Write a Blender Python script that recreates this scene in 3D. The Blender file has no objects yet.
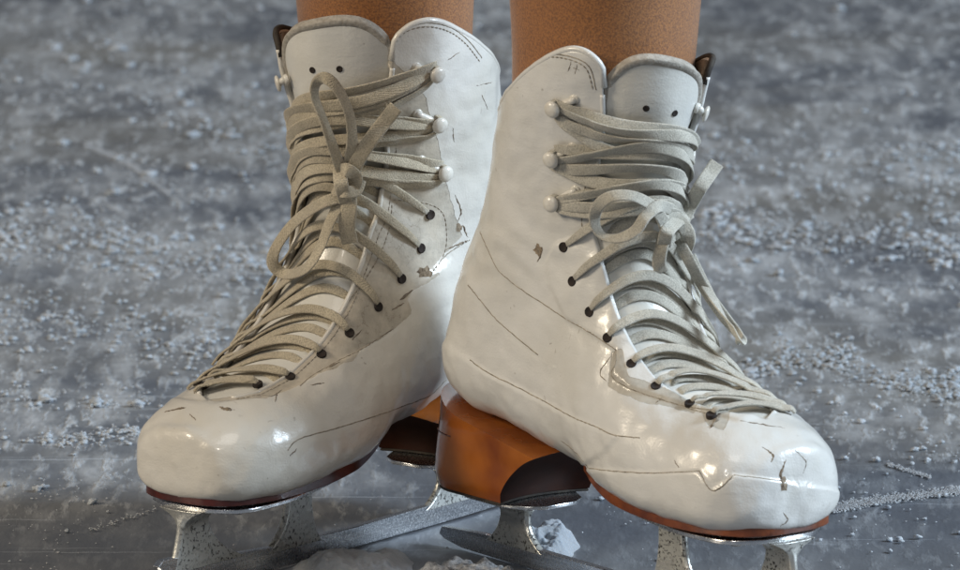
import bpy, bmesh, math, random
import numpy as np
from mathutils import Vector, Matrix, noise
from mathutils.bvhtree import BVHTree
R = math.radians
random.seed(7); rng = np.random.default_rng(7)
scene = bpy.context.scene
col = scene.collection

# ------------------------------------------------------------ camera, world, lamps, exposure
A_CAM = R(11.0); DIST = 4.0; ZC = .1283
CAM_F = np.array([0, math.cos(A_CAM), -math.sin(A_CAM)])
CAM_U = np.array([0, math.sin(A_CAM), math.cos(A_CAM)])
CAM_P = np.array([0, 0, ZC]) - CAM_F*DIST
cd = bpy.data.cameras.new("camera"); cam = bpy.data.objects.new("camera", cd); col.objects.link(cam)
cam.location = CAM_P; cam.rotation_euler = (R(90)-A_CAM, 0, 0)
cd.sensor_width = 36; cd.lens = 300; cd.clip_start = .1; cd.clip_end = 200
cd.dof.use_dof = True; cd.dof.focus_distance = 3.93; cd.dof.aperture_fstop = 25
scene.camera = cam
world = bpy.data.worlds.new("World"); scene.world = world; world.use_nodes = True
wb = world.node_tree.nodes['Background']
wb.inputs[0].default_value = (.68, .71, .78, 1); wb.inputs[1].default_value = .13

def lamp(name, loc, target, size, energy, color, sy=None):
    l = bpy.data.lights.new(name, 'AREA'); l.energy = energy; l.color = color
    l.shape = 'RECTANGLE'; l.size = size; l.size_y = sy or size
    o = bpy.data.objects.new(name, l); col.objects.link(o); o.location = loc
    o.rotation_euler = (Vector(target)-Vector(loc)).to_track_quat('-Z', 'Y').to_euler()
lamp("warm_floodlight", (-3.6, -1.5, 2.2), (0, 0, .15), 1.0, 108, (1.0, .86, .66))
lamp("cool_floodlight", (3.3, -.5, 2.0), (0, 0, .15), 1.2, 225, (.72, .86, 1.0))
lamp("roof_light", (-.6, -2.6, 4.6), (0, 0, .15), 1.6, 34, (1.0, .95, .88))
lamp("stand_spot", (-1.1, -3.2, 1.9), (0, 0, .15), .13, 12, (1.0, .92, .8), .3)
scene.view_settings.view_transform = 'Standard'; scene.view_settings.look = 'None'
scene.view_settings.exposure = 0.0; scene.view_settings.gamma = 1

# ------------------------------------------------------------ helpers
def sm(t): return t*t*(3-2*t)
def project(P):
    d = np.asarray(P)-CAM_P; dep = d@CAM_F
    return 480+8000*d[..., 0]/dep, 285-8000*(d@CAM_U)/dep
def pix_dir(px, py):
    d = CAM_F*8000+np.array([1., 0, 0])*(px-480)+CAM_U*(285-py)
    return d/np.linalg.norm(d)
def on_ice(px, py, z=0.):
    d = pix_dir(px, py); k = (z-CAM_P[2])/d[2]
    return CAM_P+d*k
def smooth_path(p, n=10, closed=False):
    p = [np.array(q, float) for q in p]; out = []
    m = len(p)
    for i in range(m-1):
        a = p[max(i-1, 0)]; b = p[i]; c = p[i+1]; d = p[min(i+2, m-1)]
        for k in range(n):
            f = k/n
            out.append(.5*(2*b+(c-a)*f+(2*a-5*b+4*c-d)*f*f+(3*b-a-3*c+d)*f**3))
    out.append(p[-1]); return np.array(out)

class MB:
    def __init__(s): s.v = []; s.f = []; s.n = 0
    def add(s, v, f):
        v = np.asarray(v, float).reshape(-1, 3)
        s.v.append(v); s.f += [tuple(int(i)+s.n for i in q) for q in f]; s.n += len(v)
    def grid(s, P, cu=False, cv=False):
        a, b = P.shape[:2]; f = []
        for i in range(a-(0 if cu else 1)):
            for j in range(b-(0 if cv else 1)):
                i2 = (i+1) % a; j2 = (j+1) % b
                f.append((i*b+j, i2*b+j, i2*b+j2, i*b+j2))
        s.add(P, f)
    def ribbon(s, P, N, w=.0062, th=.0013, taper=False):
        """flat woven lace: rounded-rectangle section swept along P with broad-side normal N"""
        P = np.asarray(P); T = np.gradient(P, axis=0); T /= np.linalg.norm(T, axis=1)[:, None]+1e-12
        S = np.cross(T, N); S /= np.linalg.norm(S, axis=1)[:, None]+1e-12
        NN = np.cross(S, T)
        prof = [(-.5, 0), (-.46, .36), (-.36, .5), (0, .42), (.36, .5), (.46, .36), (.5, 0), (.46, -.36), (.36, -.5), (0, -.42), (-.36, -.5), (-.46, -.36)]
        w = np.broadcast_to(np.asarray(w, float), (len(P),))
        G = np.stack([P+S*(a*w)[:, None]+NN*(b*th) for a, b in prof], 1)
        b0 = s.n; s.grid(G, cv=True); k = len(prof)
        s.f.append(tuple(b0+i for i in range(k))[::-1]); s.f.append(tuple(b0+(len(P)-1)*k+i for i in range(k)))
    def tube(s, P, r, k=8, cap=True):
        P = np.asarray(P, float); T = np.gradient(P, axis=0); T /= np.linalg.norm(T, axis=1)[:, None]+1e-12
        r = np.broadcast_to(np.asarray(r, float), (len(P),))
        a = np.array([0, 0, 1.]) if abs(T[0][2]) < .9 else np.array([1., 0, 0])
        rows = []
        for i in range(len(P)):
            b = np.cross(T[i], a); b /= np.linalg.norm(b); a = np.cross(b, T[i])
            rows.append([P[i]+(b*math.cos(q)+a*math.sin(q))*r[i] for q in np.linspace(0, 2*math.pi, k, endpoint=False)])
        b0 = s.n; s.grid(np.array(rows), cv=True)
        if cap:
            s.f.append(tuple(b0+i for i in range(k))[::-1]); s.f.append(tuple(b0+(len(P)-1)*k+i for i in range(k)))
    def lathe(s, base, axis, prof, k=20):
        axis = np.array(axis, float); axis /= np.linalg.norm(axis)
        a = np.cross(axis, [0, 0, 1.] if abs(axis[2]) < .9 else [1., 0, 0]); a /= np.linalg.norm(a); b = np.cross(axis, a)
        G = np.array([[base+axis*h+(a*math.cos(q)+b*math.sin(q))*r for q in np.linspace(0, 2*math.pi, k, endpoint=False)] for r, h in prof])
        s.grid(G, cv=True)
    def prism(s, poly, y0, y1):
        """polygon in (u,z) extruded along local y from y0 to y1"""
        n = len(poly); v = [(a, y0, b) for a, b in poly]+[(a, y1, b) for a, b in poly]
        f = [tuple(range(n)), tuple(range(2*n-1, n-1, -1))]+[(i, i+n, (i+1) % n+n, (i+1) % n) for i in range(n)]
        s.add(v, f)
    def slab(s, poly, z0, z1):
        """polygon in (u,y) extruded in z; z0,z1 scalars or per-vertex lists"""
        n = len(poly); z0 = np.broadcast_to(z0, (n,)); z1 = np.broadcast_to(z1, (n,))
        v = [(a, b, z0[i]) for i, (a, b) in enumerate(poly)]+[(a, b, z1[i]) for i, (a, b) in enumerate(poly)]
        f = [tuple(range(n)), tuple(range(2*n-1, n-1, -1))]+[(i, i+n, (i+1) % n+n, (i+1) % n) for i in range(n)]
        s.add(v, f)
    def build(s, name, mat, parent=None, smooth=True, bevel=0, weld=0, attrs=None, fix=True):
        me = bpy.data.meshes.new(name); V = np.concatenate(s.v)
        me.from_pydata(V.tolist(), [], s.f); me.update()
        if attrs:
            for an, av in attrs.items():
                at = me.attributes.new(an, 'FLOAT', 'POINT'); at.data.foreach_set('value', np.asarray(av, np.float32))
        if weld or fix:
            bm = bmesh.new(); bm.from_mesh(me)
            if weld: bmesh.ops.remove_doubles(bm, verts=bm.verts, dist=weld)
            bmesh.ops.recalc_face_normals(bm, faces=bm.faces)
            bm.to_mesh(me); bm.free()
        me.polygons.foreach_set('use_smooth', [smooth]*len(me.polygons))
        if mat: me.materials.append(mat)
        o = bpy.data.objects.new(name, me); col.objects.link(o)
        if parent: o.parent = parent
        if bevel:
            b = o.modifiers.new("bevel", 'BEVEL'); b.width = bevel; b.segments = 3; b.limit_method = 'ANGLE'; b.angle_limit = R(35)
            if smooth:
                try: me.set_sharp_from_angle(angle=R(40))
                except Exception: pass
        return o

# ------------------------------------------------------------ materials
def mat(name):
    m = bpy.data.materials.new(name); m.use_nodes = True; nt = m.node_tree
    return m, nt, nt.nodes['Principled BSDF']
def N(nt, t, **k):
    n = nt.nodes.new(t)
    for a, b in k.items():
        if a in n.inputs.keys() if isinstance(a, str) else False: n.inputs[a].default_value = b
        else: setattr(n, a, b)
    return n
def tex(nt, kind='Noise', scale=10, detail=4, rough=.5, coord='Object', vec=None, st=None, dist=0):
    n = nt.nodes.new('ShaderNodeTex'+kind); n.inputs['Scale'].default_value = scale
    if 'Detail' in n.inputs: n.inputs['Detail'].default_value = detail
    if 'Roughness' in n.inputs: n.inputs['Roughness'].default_value = rough
    if 'Distortion' in n.inputs: n.inputs['Distortion'].default_value = dist
    if vec is None:
        c = nt.nodes.new('ShaderNodeTexCoord'); vec = c.outputs[coord]
    if st:
        mp = nt.nodes.new('ShaderNodeMapping'); mp.inputs['Scale'].default_value = st[:3]
        if len(st) > 3: mp.inputs['Rotation'].default_value = (0, 0, st[3])
        nt.links.new(vec, mp.inputs[0]); vec = mp.outputs[0]
    nt.links.new(vec, n.inputs['Vector'])
    return n
def ramp(nt, src, *stops):
    r = nt.nodes.new('ShaderNodeValToRGB'); nt.links.new(src, r.inputs[0]); e = r.color_ramp.elements
    for i, (p, c) in enumerate(stops):
        el = e[i] if i < 2 else e.new(p)
        el.position = p; el.color = (c, c, c, 1) if isinstance(c, (int, float)) else (*c, 1)
    return r.outputs[0]
def mix(nt, fac, a, b, mode='MIX'):
    m = nt.nodes.new('ShaderNodeMix'); m.data_type = 'RGBA'; m.blend_type = mode
    for s, v in ((m.inputs[0], fac), (m.inputs[6], a), (m.inputs[7], b)):
        if isinstance(v, bpy.types.NodeSocket): nt.links.new(v, s)
        elif isinstance(v, (int, float)): s.default_value = v if s.type == 'VALUE' else (v, v, v, 1)
        else: s.default_value = (*v, 1)
    return m.outputs[2]
def mathn(nt, op, a, b=0., clamp=False):
    m = nt.nodes.new('ShaderNodeMath'); m.operation = op; m.use_clamp = clamp
    for s, v in ((m.inputs[0], a), (m.inputs[1], b)):
        if isinstance(v, bpy.types.NodeSocket): nt.links.new(v, s)
        else: s.default_value = v
    return m.outputs[0]
def bump(nt, p, h, strength=.3, dist=.001, prev=None):
    b = nt.nodes.new('ShaderNodeBump'); b.inputs['Strength'].default_value = strength; b.inputs['Distance'].default_value = dist
    nt.links.new(h, b.inputs['Height'])
    if prev: nt.links.new(prev, b.inputs['Normal'])
    nt.links.new(b.outputs[0], p.inputs['Normal']); return b.outputs[0]

def leather(name, clean, worn, rough=.30, use_wear=True, coat=.45):
    m, nt, p = mat(name)
    big = tex(nt, scale=14, detail=5, rough=.6); fine = tex(nt, scale=150, detail=5, rough=.65)
    c = mix(nt, ramp(nt, big.outputs[0], (.38, 0), (.66, .8)), clean, tuple(x*y for x, y in zip(clean, (.86, .84, .79))))
    # fine scuffs: thin stretched noise, two directions
    s1 = tex(nt, scale=1, detail=3, st=(60, 260, 420, .5)); s2 = tex(nt, scale=1, detail=3, st=(420, 90, 120, -.3))
    sc = mathn(nt, 'ADD', ramp(nt, s1.outputs[0], (.69, 0), (.76, .4)), ramp(nt, s2.outputs[0], (.68, 0), (.75, .55)), True)
    blot = ramp(nt, big.outputs[0], (.5, 0), (.62, 1))
    c = mix(nt, mathn(nt, 'MULTIPLY', sc, blot), c, (.30, .26, .21))
    specks = tex(nt, scale=240, detail=2); lo = tex(nt, scale=30, detail=2)
    sp = mathn(nt, 'MULTIPLY', ramp(nt, specks.outputs[0], (.72, 0), (.76, .5)), ramp(nt, lo.outputs[0], (.5, 0), (.6, 1)))
    c = mix(nt, sp, c, (.22, .18, .14))
    ro = mathn(nt, 'ADD', mathn(nt, 'MULTIPLY', fine.outputs[0], .18), rough-.06)
    if use_wear:
        at = nt.nodes.new('ShaderNodeAttribute'); at.attribute_name = 'wear'
        rag = tex(nt, scale=85, detail=5, rough=.6)
        w = mathn(nt, 'ADD', at.outputs['Fac'], mathn(nt, 'MULTIPLY', mathn(nt, 'SUBTRACT', rag.outputs[0], .5), .9))
        w = ramp(nt, w, (.47, 0), (.53, 1))
        pat = tex(nt, scale=55, detail=6, rough=.7)
        wc = mix(nt, ramp(nt, pat.outputs[0], (.40, 0), (.60, 1)), worn, tuple(x*.72 for x in worn))
        # hairline crazing in the worn finish
        vo = nt.nodes.new('ShaderNodeTexVoronoi'); vo.feature = 'DISTANCE_TO_EDGE'; vo.inputs['Scale'].default_value = 95
        tc = nt.nodes.new('ShaderNodeTexCoord'); wob = mix(nt, .02, tc.outputs['Object'], rag.outputs[1], 'ADD'); nt.links.new(wob, vo.inputs['Vector'])
        cr = mathn(nt, 'MULTIPLY', ramp(nt, vo.outputs['Distance'], (0.0, 1), (.028, 0)), ramp(nt, pat.outputs[0], (.5, 0), (.6, .7)))
        wc = mix(nt, cr, wc, (.2, .16, .12))
        c = mix(nt, w, c, wc); ro = mathn(nt, 'ADD', ro, mathn(nt, 'MULTIPLY', w, .22))
        h = mathn(nt, 'SUBTRACT', 1., w)
        b1 = bump(nt, p, h, .5, .0006)
    else: b1 = None
    wr = tex(nt, scale=45, detail=3, rough=.5, dist=.6)
    b1 = bump(nt, p, wr.outputs[0], .35, .0015, b1)
    cre = tex(nt, scale=1, detail=4, rough=.6, st=(60, 60, 190), dist=.5); b1 = bump(nt, p, cre.outputs[0], .35, .0007, b1)
    gr = nt.nodes.new('ShaderNodeTexVoronoi'); gr.inputs['Scale'].default_value = 900; tg = nt.nodes.new('ShaderNodeTexCoord'); nt.links.new(tg.outputs['Object'], gr.inputs['Vector'])
    b1 = bump(nt, p, gr.outputs['Distance'], .25, .0002, b1)
    bump(nt, p, fine.outputs[0], .3, .0005, b1)
    nt.links.new(c, p.inputs['Base Color']); nt.links.new(ro, p.inputs['Roughness'])
    p.inputs['Coat Weight'].default_value = coat; p.inputs['Coat Roughness'].default_value = .12
    return m
M = {}
M['leather_l'] = leather("white_leather_scuffed", (.68, .655, .605), (.55, .495, .41))
M['leather_r'] = leather("white_leather", (.69, .685, .665), (.50, .47, .41))
M['tongue'] = leather("tongue_leather", (.68, .67, .63), (.6, .55, .45), use_wear=False, coat=.2)

def simple(name, c1, c2, scale, rough, bmp=.3, bd=.0006, detail=4, metal=0, coat=0, lo=.35, hi=.65, bscale=None):
    m, nt, p = mat(name); t = tex(nt, scale=scale, detail=detail, rough=.6)
    nt.links.new(mix(nt, ramp(nt, t.outputs[0], (lo, 0), (hi, 1)), c1, c2), p.inputs['Base Color'])
    p.inputs['Roughness'].default_value = rough; p.inputs['Metallic'].default_value = metal; p.inputs['Coat Weight'].default_value = coat
    t2 = tex(nt, scale=bscale or scale*2, detail=3); bump(nt, p, t2.outputs[0], bmp, bd)
    return m
M['lining'] = simple("collar_lining_suede", (.13, .09, .06), (.22, .17, .12), 120, .9)
M['edge'] = simple("dark_piping", (.02, .016, .013), (.05, .04, .03), 200, .8)
M['seam'] = simple("seam_thread_dirt", (.17, .145, .11), (.42, .37, .30), 300, .85)
M['crack'] = simple("crack_dirt", (.12, .09, .065), (.30, .25, .19), 260, .9)
M['patch'] = simple("scraped_brown_patch", (.10, .07, .045), (.35, .28, .2), 400, .9)
M['felt'] = simple("grey_felt_trim", (.30, .27, .23), (.44, .41, .36), 400, .95, .6)
M['hole'] = simple("eyelet_dark", (.012, .009, .008), (.03, .02, .016), 300, .9)
M['enamel'] = simple("white_enamel_hook", (.74, .72, .66), (.6, .56, .49), 180, .28, .1, coat=.3)
M['outsole'] = simple("oxblood_outsole", (.10, .014, .008), (.045, .009, .006), 90, .28, .2, coat=.5)
M['outsole_brown'] = simple("brown_outsole", (.24, .062, .014), (.09, .02, .008), 60, .28, .2, coat=.5)
M['breast'] = simple("dark_shaded_breast", (.020, .005, .002), (.035, .009, .003), 60, .55, .2, coat=.0)  # dark leather of the heel front, its shade also put into the colour
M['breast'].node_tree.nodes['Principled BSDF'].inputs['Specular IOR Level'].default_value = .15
m, nt, p = mat("lacquered_brown_heel"); t = tex(nt, scale=28, detail=4)
nt.links.new(mix(nt, ramp(nt, t.outputs[0], (.35, 0), (.7, 1)), (.42, .125, .014), (.18, .038, .007)), p.inputs['Base Color'])
p.inputs['Roughness'].default_value = .22; p.inputs['Coat Weight'].default_value = 1.0; p.inputs['Coat Roughness'].default_value = .08
bump(nt, p, tex(nt, scale=80, detail=3).outputs[0], .25, .0006); M['heel'] = m

def lace_mat(name, a, b):
    m, nt, p = mat(name)
    t = tex(nt, scale=60, detail=5, rough=.65)
    c = mix(nt, ramp(nt, t.outputs[0], (.32, 0), (.68, 1)), a, b)
    w1 = tex(nt, 'Wave', scale=900, detail=0); w1.bands_direction = 'DIAGONAL'
    w2 = tex(nt, 'Noise', scale=1400, detail=1)
    c = mix(nt, ramp(nt, w2.outputs[0], (.40, 0), (.66, .45)), c, tuple(x*.45 for x in b))
    nt.links.new(c, p.inputs['Base Color']); p.inputs['Roughness'].default_value = .88
    p.inputs['Sheen Weight'].default_value = .3
    b1 = bump(nt, p, w1.outputs['Fac'], .5, .0003); bump(nt, p, w2.outputs[0], .7, .0005, b1)
    return m
M['lace_l'] = lace_mat("beige_cotton_lace", (.60, .53, .40), (.43, .37, .27))
M['lace_r'] = lace_mat("grey_cotton_lace", (.60, .57, .49), (.44, .41, .34))
# plated steel with frost specks
m, nt, p = mat("frosted_chrome")
n2 = tex(nt, scale=60, detail=3, rough=.6); n3 = tex(nt, scale=520, detail=4, rough=.65)
sp = mathn(nt, 'MULTIPLY', ramp(nt, n3.outputs[0], (.54, 0), (.60, 1)), ramp(nt, n2.outputs[0], (.38, .15), (.55, 1)))
nt.links.new(mix(nt, sp, (.66, .66, .62), (.05, .045, .04)), p.inputs['Base Color'])
p.inputs['Metallic'].default_value = .65; nt.links.new(ramp(nt, n2.outputs[0], (.35, .18), (.65, .42)), p.inputs['Roughness'])
bump(nt, p, n3.outputs[0], .35, .0004); M['chrome'] = m
m, nt, p = mat("blade_steel")
n2 = tex(nt, scale=1, detail=3, st=(30, 30, 900)); n3 = tex(nt, scale=900, detail=3)
nt.links.new(mix(nt, ramp(nt, n2.outputs[0], (.4, 0), (.6, 1)), (.80, .81, .83), (.62, .64, .67)), p.inputs['Base Color'])
p.inputs['Metallic'].default_value = 1; nt.links.new(ramp(nt, n3.outputs[0], (.35, .16), (.7, .36)), p.inputs['Roughness'])
bump(nt, p, n3.outputs[0], .2, .0002); M['steel'] = m
# nylon tights over skin
m, nt, p = mat("tan_tights")
t = tex(nt, scale=1000, detail=3); t2 = tex(nt, scale=25, detail=4)
c = mix(nt, ramp(nt, t.outputs[0], (.38, 0), (.64, 1)), (.36, .145, .038), (.18, .070, .022))
c = mix(nt, ramp(nt, t2.outputs[0], (.3, 0), (.8, .35)), c, (.24, .098, .034))
nt.links.new(c, p.inputs['Base Color']); p.inputs['Roughness'].default_value = .55
p.inputs['Subsurface Weight'].default_value = .0; p.inputs['Sheen Weight'].default_value = .35
bump(nt, p, t.outputs[0], .5, .0004); M['skin'] = m
# ------------------------------------------------------------ boot surface: sections from sole/back line to front line
# rows: u,z of the lower/back line | u,z of the upper/front line | half widths medial, lateral | shape
ST = np.array([
[.2655,.0725,.2655,.0735,.0004,.0004,.5,2,2],
[.2630,.0560,.2625,.0925,.0195,.0195,.45,2.6,2.3],
[.2570,.0525,.2550,.0990,.0300,.0300,.42,3.0,2.5],
[.2440,.0510,.2440,.104,.0375,.0370,.40,3.4,2.5],
[.2250,.0503,.2230,.108,.0425,.0420,.38,3.4,2.4],
[.2000,.0505,.1980,.114,.0455,.0455,.36,3.2,2.15],
[.1750,.0520,.1760,.124,.046,.046,.34,3,2.1],
[.1500,.055,.1620,.138,.043,.0445,.33,2.8,2.0],
[.1250,.063,.1540,.154,.039,.042,.34,2.5,2.0],
[.0950,.067,.1500,.170,.036,.040,.36,2.8,2.0],
[.0620,.077,.1520,.185,.036,.038,.38,3.0,2.0],
[.0280,.080,.1530,.197,.036,.038,.40,3.0,2.0],
[.0040,.091,.1560,.208,.036,.038,.42,2.6,2.0],
[.0030,.120,.1600,.220,.036,.038,.44,2.2,2.0],
[.0180,.150,.1640,.234,.036,.039,.47,2.1,2.0],
[.0340,.180,.1680,.248,.038,.041,.49,2.1,2.1],
[.0450,.210,.1720,.264,.042,.043,.5,2.1,2.1],
[.0540,.240,.1770,.283,.045,.045,.5,2.1,2.1],
[.0620,.275,.1820,.306,.046,.046,.5,2.1,2.1]])
NT = len(ST)-1
ST[:10, 1] += np.array([.002, .0035, .004, .004, .004, .004, .004, .004, .003, .002])
ST[0, 3] += .001; ST[:5, 0] -= np.array([.0065, .006, .005, .003, .001]); ST[:5, 2] -= np.array([.0065, .006, .005, .003, .001]); ST[2:4, 3] -= .0015
ST[11:14, 0] += np.array([.002, .004, .003])
STL = ST.copy()
STL[1:6, 3] -= np.array([.0045, .006, .006, .005, .003])
STL[8:12, 5] -= np.array([.003, .006, .006, .003])
for i in range(13, 19):
    k = min(1, (i-12)/3); STL[i, 0] -= .014*k; STL[i, 4] += .007*k
BR = dict(ST=ST, ms=-1, rot=R(-52), x=-.008, y=-.03, flex=0., pitch=0.)
BL = dict(ST=STL, ms=1, rot=R(52-180), x=.011, y=.07, flex=-.014, pitch=.03)

def station(t, T):
    t = np.clip(np.asarray(t, float), 0, NT-1e-6); i = np.floor(t).astype(int); f = (t-i)[..., None]
    p0 = T[np.maximum(i-1, 0)]; p1 = T[i]; p2 = T[i+1]; p3 = T[np.minimum(i+2, NT)]
    return .5*((2*p1)+(-p0+p2)*f+(2*p0-5*p1+4*p2-p3)*f*f+(-p0+3*p1-3*p2+p3)*f**3)
def bpt(t, th, B):
    """point on the boot: th 0 = sole/back line, +pi = front line by the medial side, negative = lateral side"""
    t, th = np.broadcast_arrays(np.asarray(t, float), np.asarray(th, float))
    th = np.where(th > math.pi, th-2*math.pi, th)
    s = station(t, B['ST']); a = np.abs(th); c = np.abs(np.cos(a)); sn = np.clip(np.sin(a), 0, 1)
    hc, n1, n2 = s[..., 6], s[..., 7], s[..., 8]
    lo = a < math.pi/2
    h = np.where(lo, hc*(1-c**(2/n1)), hc+(1-hc)*c**(2/n2))
    w = np.where(lo, sn**(2/n1), sn**(2/n2))
    sg = np.where(th >= 0, 1, -1); W = np.where(th >= 0, s[..., 4], s[..., 5])
    u = s[..., 0]+(s[..., 2]-s[..., 0])*h; z = s[..., 1]+(s[..., 3]-s[..., 1])*h
    y = w*W*sg
    k = np.clip((z-.12)/.17, 0, 1.2); u = u+B['flex']*k**1.3; z = z-B['pitch']*u
    return np.stack([u, y*B['ms'], z], -1)
def bnorm(t, th, B):
    t, th = np.broadcast_arrays(np.asarray(t, float), np.asarray(th, float)); e = .02
    du = bpt(np.minimum(t+e, NT), th, B)-bpt(np.maximum(t-e, 0), th, B)
    dv = bpt(t, th+e, B)-bpt(t, th-e, B)
    n = np.cross(dv, du)*B['ms']; n /= np.linalg.norm(n, axis=-1)[..., None]+1e-12
    s = station(t, B['ST']); c = bpt(t, 0*th, B)*.5+bpt(t, 0*th+math.pi, B)*.5
    sgn = np.sign(((bpt(t, th, B)-c)*n).sum(-1)); return n*np.where(sgn == 0, 1, sgn)[..., None]
def wob(P, amp, sc, seed):
    f = P.reshape(-1, 3); o = np.array([noise.noise(Vector(q*sc)+Vector((seed, 0, 0))) for q in f])
    return (o*amp).reshape(P.shape[:-1])
def lumps(P, B):
    """dents and ankle creases of the worn leather, as an offset along the normal"""
    sd = 3.1 if B['ms'] > 0 else 8.7
    d = wob(P, .0017, 24, sd)+wob(P, .0006, 62, sd+5)+wob(P, .0004, 150, sd+2)
    z = P[..., 2]; u = P[..., 0]
    cr = np.exp(-((z-.165)/.03)**2)*np.clip((u-.02)/.05, 0, 1)
    d += cr*.0004*np.sin(z*300+u*160+wob(P, 6, 30, sd+9))
    return d
def surf(t, th, B, off=0.):
    P = bpt(t, th, B); n = bnorm(t, th, B)
    tb_ = np.broadcast_to(np.asarray(t, float), P.shape[:-1]); k = np.clip(1-tb_/.5, 0, 1)[..., None]
    n = n*(1-k)+np.array([1., 0, 0])*k; n = n/(np.linalg.norm(n, axis=-1)[..., None]+1e-9)
    return P+n*(lumps(P, B)+off)[..., None], n
def to_world(P, B):
    a = B['rot']; c, s = math.cos(a), math.sin(a)
    return np.stack([P[..., 0]*c-P[..., 1]*s+B['x'], P[..., 0]*s+P[..., 1]*c+B['y'], P[..., 2]], -1)
def to_local(W, B):
    a = B['rot']; c, s = math.cos(a), math.sin(a); x = W[..., 0]-B['x']; y = W[..., 1]-B['y']
    return np.stack([x*c+y*s, -x*s+y*c, W[..., 2]], -1)
def vec_local(v, B):
    a = B['rot']; c, s = math.cos(a), math.sin(a); return np.array([v[0]*c+v[1]*s, -v[0]*s+v[1]*c, v[2]])
G_T = [3.5, 3.8, 4.2, 5, 6, 7, 8, 10, 12, 16, 18]
G_M = [0, .20, .34, .42, .48, .54, .62, .71, .76, .88, .90]
def gap(t, side=1):
    g = np.interp(t, G_T, G_M); return g if side > 0 else g*np.interp(t, [4, 12, 16], [1, .8, .75])
TM_M = ([0, .8, 1.4, 1.8, 2.02, 2.16, 2.24, 2.262], [16.4, 16.65, 17.05, 17.22, 17.12, 16.85, 16.5, 16.0])
TM_L = ([0, .8, 1.4, 1.9, 2.2, 2.36, 2.45, 2.482], [16.5, 16.7, 17.0, 17.1, 17.0, 16.8, 16.5, 16.1])
def dense(T):
    q = smooth_path([(a, b, 0) for a, b in zip(*T)], 12); return q[:, 0], q[:, 1]
TM_L = (TM_L[0], [v-.45 for v in TM_L[1]]); TM_M = dense(TM_M); TM_L = dense(TM_L)
def tmax(a, side): return np.interp(a, *(TM_M if side > 0 else TM_L))

def inside(px, py, poly):
    c = np.zeros(px.shape, bool); n = len(poly)
    for i in range(n):
        x1, y1 = poly[i]; x2, y2 = poly[(i+1) % n]
        m = (y1 > py) != (y2 > py)
        c ^= m & (px < (x2-x1)*(py-y1)/(y2-y1+1e-9)+x1)
    return c
def dist_poly(px, py, poly):
    d = np.full(px.shape, 1e9); n = len(poly)
    for i in range(n):
        a = np.array(poly[i], float); b = np.array(poly[(i+1) % n], float); ab = b-a
        t = np.clip(((px-a[0])*ab[0]+(py-a[1])*ab[1])/(ab@ab+1e-9), 0, 1)
        d = np.minimum(d, np.hypot(px-a[0]-t*ab[0], py-a[1]-t*ab[1]))
    return d

def shell_rows(side, B, ncol, inset=0., rim=0., phi_end=None):
    """one half of the upper as a grid; its last row follows the collar line, its last column the lacing edge"""
    base = np.concatenate([np.linspace(0, 1, 10)[:-1], np.linspace(1, 3.4, 20)[:-1], np.linspace(3.4, 4.4, 16)[:-1], np.linspace(4.4, 16.4, 210)])
    fr = (1-np.cos(np.linspace(0, math.pi/2, ncol)))*.25+np.sin(np.linspace(0, math.pi/2, ncol))*.0
    cc = np.linspace(0, 1, ncol); cc = cc*.75+.25*(1-(1-cc)**2)
    rows_t = []; rows_a = []
    for i, t in enumerate(base):
        a = cc*(math.pi-gap(t, side))
        if t > 12:
            aa = a; k = (t-12)/(16.4-12); tt = 12+(tmax(aa, side)-rim-12)*k
            a = cc*(math.pi-gap(tt, side)); 
        else: tt = np.full(ncol, t)
        rows_t.append(tt); rows_a.append(a)
    return np.array(rows_t), np.array(rows_a)*side

def tag(o, label=None, cat=None, group=None, kind=None):
    for k, v in (('label', label), ('category', cat), ('group', group), ('kind', kind)):
        if v: o[k] = v
    return o

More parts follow.
